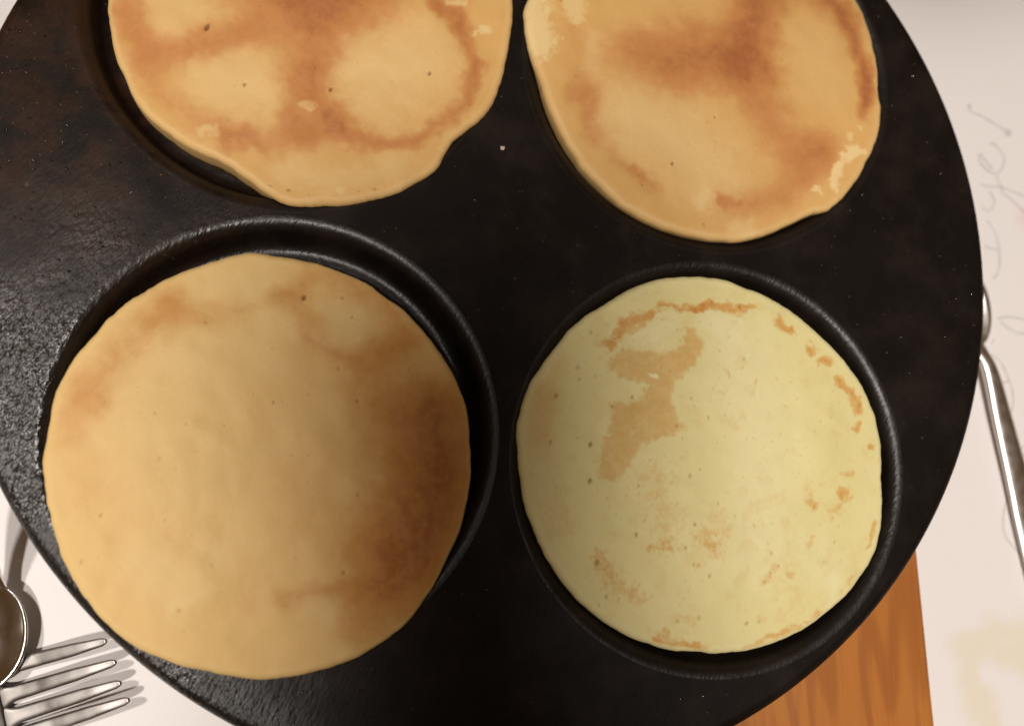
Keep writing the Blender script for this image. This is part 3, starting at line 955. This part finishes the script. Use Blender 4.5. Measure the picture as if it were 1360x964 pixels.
sr = np.array(SPOON_R) / 1000 + (-0.0012, 0)
sr[0] += (-0.0030, 0)
ax = sr[2] - sr[0]
ax = ax / np.linalg.norm(ax)
far = sr[4] + (sr[4] - sr[3]) / np.linalg.norm(sr[4] - sr[3]) * 0.030
spoon(sr[0], ax, 0.0145, 0.0094, [sr[0] + ax * 0.0135, sr[1] + (0.0004, 0), sr[2], sr[3], sr[4], far], 0.0042,
      'small steel spoon tucked under the pan edge beside the pencil writing',
      depth=0.0026, rim=0.0036, mat=spoon_steel)
sl = np.array(SPOON_L) / 1000
ax = sl[1] - sl[0]
ax = ax / np.linalg.norm(ax)
# its handle leans up on the rim of the pan
spoon(sl[0], ax, 0.0125, 0.0098,
      [sl[0] + ax * 0.0115, (-0.1246, -0.0715), (-0.1236, -0.0600), (-0.1217, -0.0460)], 0.0040,
      'small steel spoon with its dark bowl next to the fork',
      hz=[0.0046, 0.0140, 0.0240, 0.0352])

tin = [np.array(t) / 1000 for t in TINES]
ctr = np.mean([t[0] for t in tin], axis=0)
fork = empty('fork', (ctr[0], ctr[1], 0), 'steel fork with four tines reaching under the pan edge', 'fork')
fd = np.mean([t[1] - t[0] for t in tin], axis=0)
fd /= np.linalg.norm(fd)
fp = np.array([-fd[1], fd[0]])
roots = []
for t in tin:
    d = (t[2] - t[1]) / np.linalg.norm(t[2] - t[1])
    # start every tine on one line across the head
    start = t[1] - d * (np.dot(t[1] - ctr, fd) + 0.0005)
    roots.append(start)
    path = catmull([start - ctr, (start + t[1]) / 2 - ctr, t[1] - ctr, (t[1] + t[2]) / 2 - ctr, t[2] - ctr], 8)
    f = np.linspace(0, 1, len(path))
    bar('tine', path, np.interp(f, [0, .05, .10, .16, .7, .95, 1], [.0032, .0030, .0023, .0019, .0016, .0010, .0004]),
        np.interp(f, [0, .4, 1], [.0009, .0023, .0058]), np.interp(f, [0, .8, 1], [.0016, .0013, .0008]), fork, n=20, mat=fork_steel, square=0.72)
rc_ = np.mean(roots, axis=0) - ctr
span = abs(np.dot(roots[0] - roots[3], fp)) / 2 + 0.0029
hp = [rc_ + fd * 0.0004, rc_ - fd * 0.006, rc_ - fd * 0.016, rc_ - fd * 0.028, rc_ - fd * 0.040]
hp = catmull(hp, 8)
f = np.linspace(0, 1, len(hp))
bar('head', hp, np.interp(f, [0, .2, .5, .75, 1], [span, span, span * .8, span * .35, .0032]),
    np.interp(f, [0, .5, 1], [.0010, .0040, .0085]), np.full(len(hp), .0019), fork, n=20, mat=fork_steel, square=0.72)
hl = catmull([rc_ - fd * 0.039, rc_ - fd * 0.080, rc_ - fd * 0.150], 10)
f = np.linspace(0, 1, len(hl))
bar('handle', hl, np.interp(f, [0, .4, 1], [.0031, .0035, .0075]), np.interp(f, [0, .3, 1], [.0085, .0075, .0012]),
    np.full(len(hl), .0024), fork, mat=fork_steel)

# ------------------------------------------------------------------ a pale crumb on the iron
crumb_mat, nt, pb = mat_new('dry_batter_crumb')
N = NT(nt)
N.l(N.mix(N.noise(N.coord(), 900, 2), (0.42, 0.36, 0.28), (0.60, 0.54, 0.44)), pb.inputs['Base Color'])
pb.inputs['Roughness'].default_value = 0.8
bm = bmesh.new()
bmesh.ops.create_icosphere(bm, subdivisions=2, radius=0.0006)
rg = random.Random(4)
for vtx in bm.verts:
    vtx.co *= rg.uniform(0.6, 1.25)
    vtx.co.z = max(vtx.co.z * 0.6, -0.0002)
me = bpy.data.meshes.new('crumb')
bm.to_mesh(me)
bm.free()
me.materials.append(crumb_mat)
cr = bpy.data.objects.new('crumb', me)
scene.collection.objects.link(cr)
cr.location = (CRUMB[0][0] / 1000, CRUMB[0][1] / 1000, PAN_TOP + 0.0002)
tag(cr, 'tiny pale crumb on the bare black iron between the wells', 'crumb')
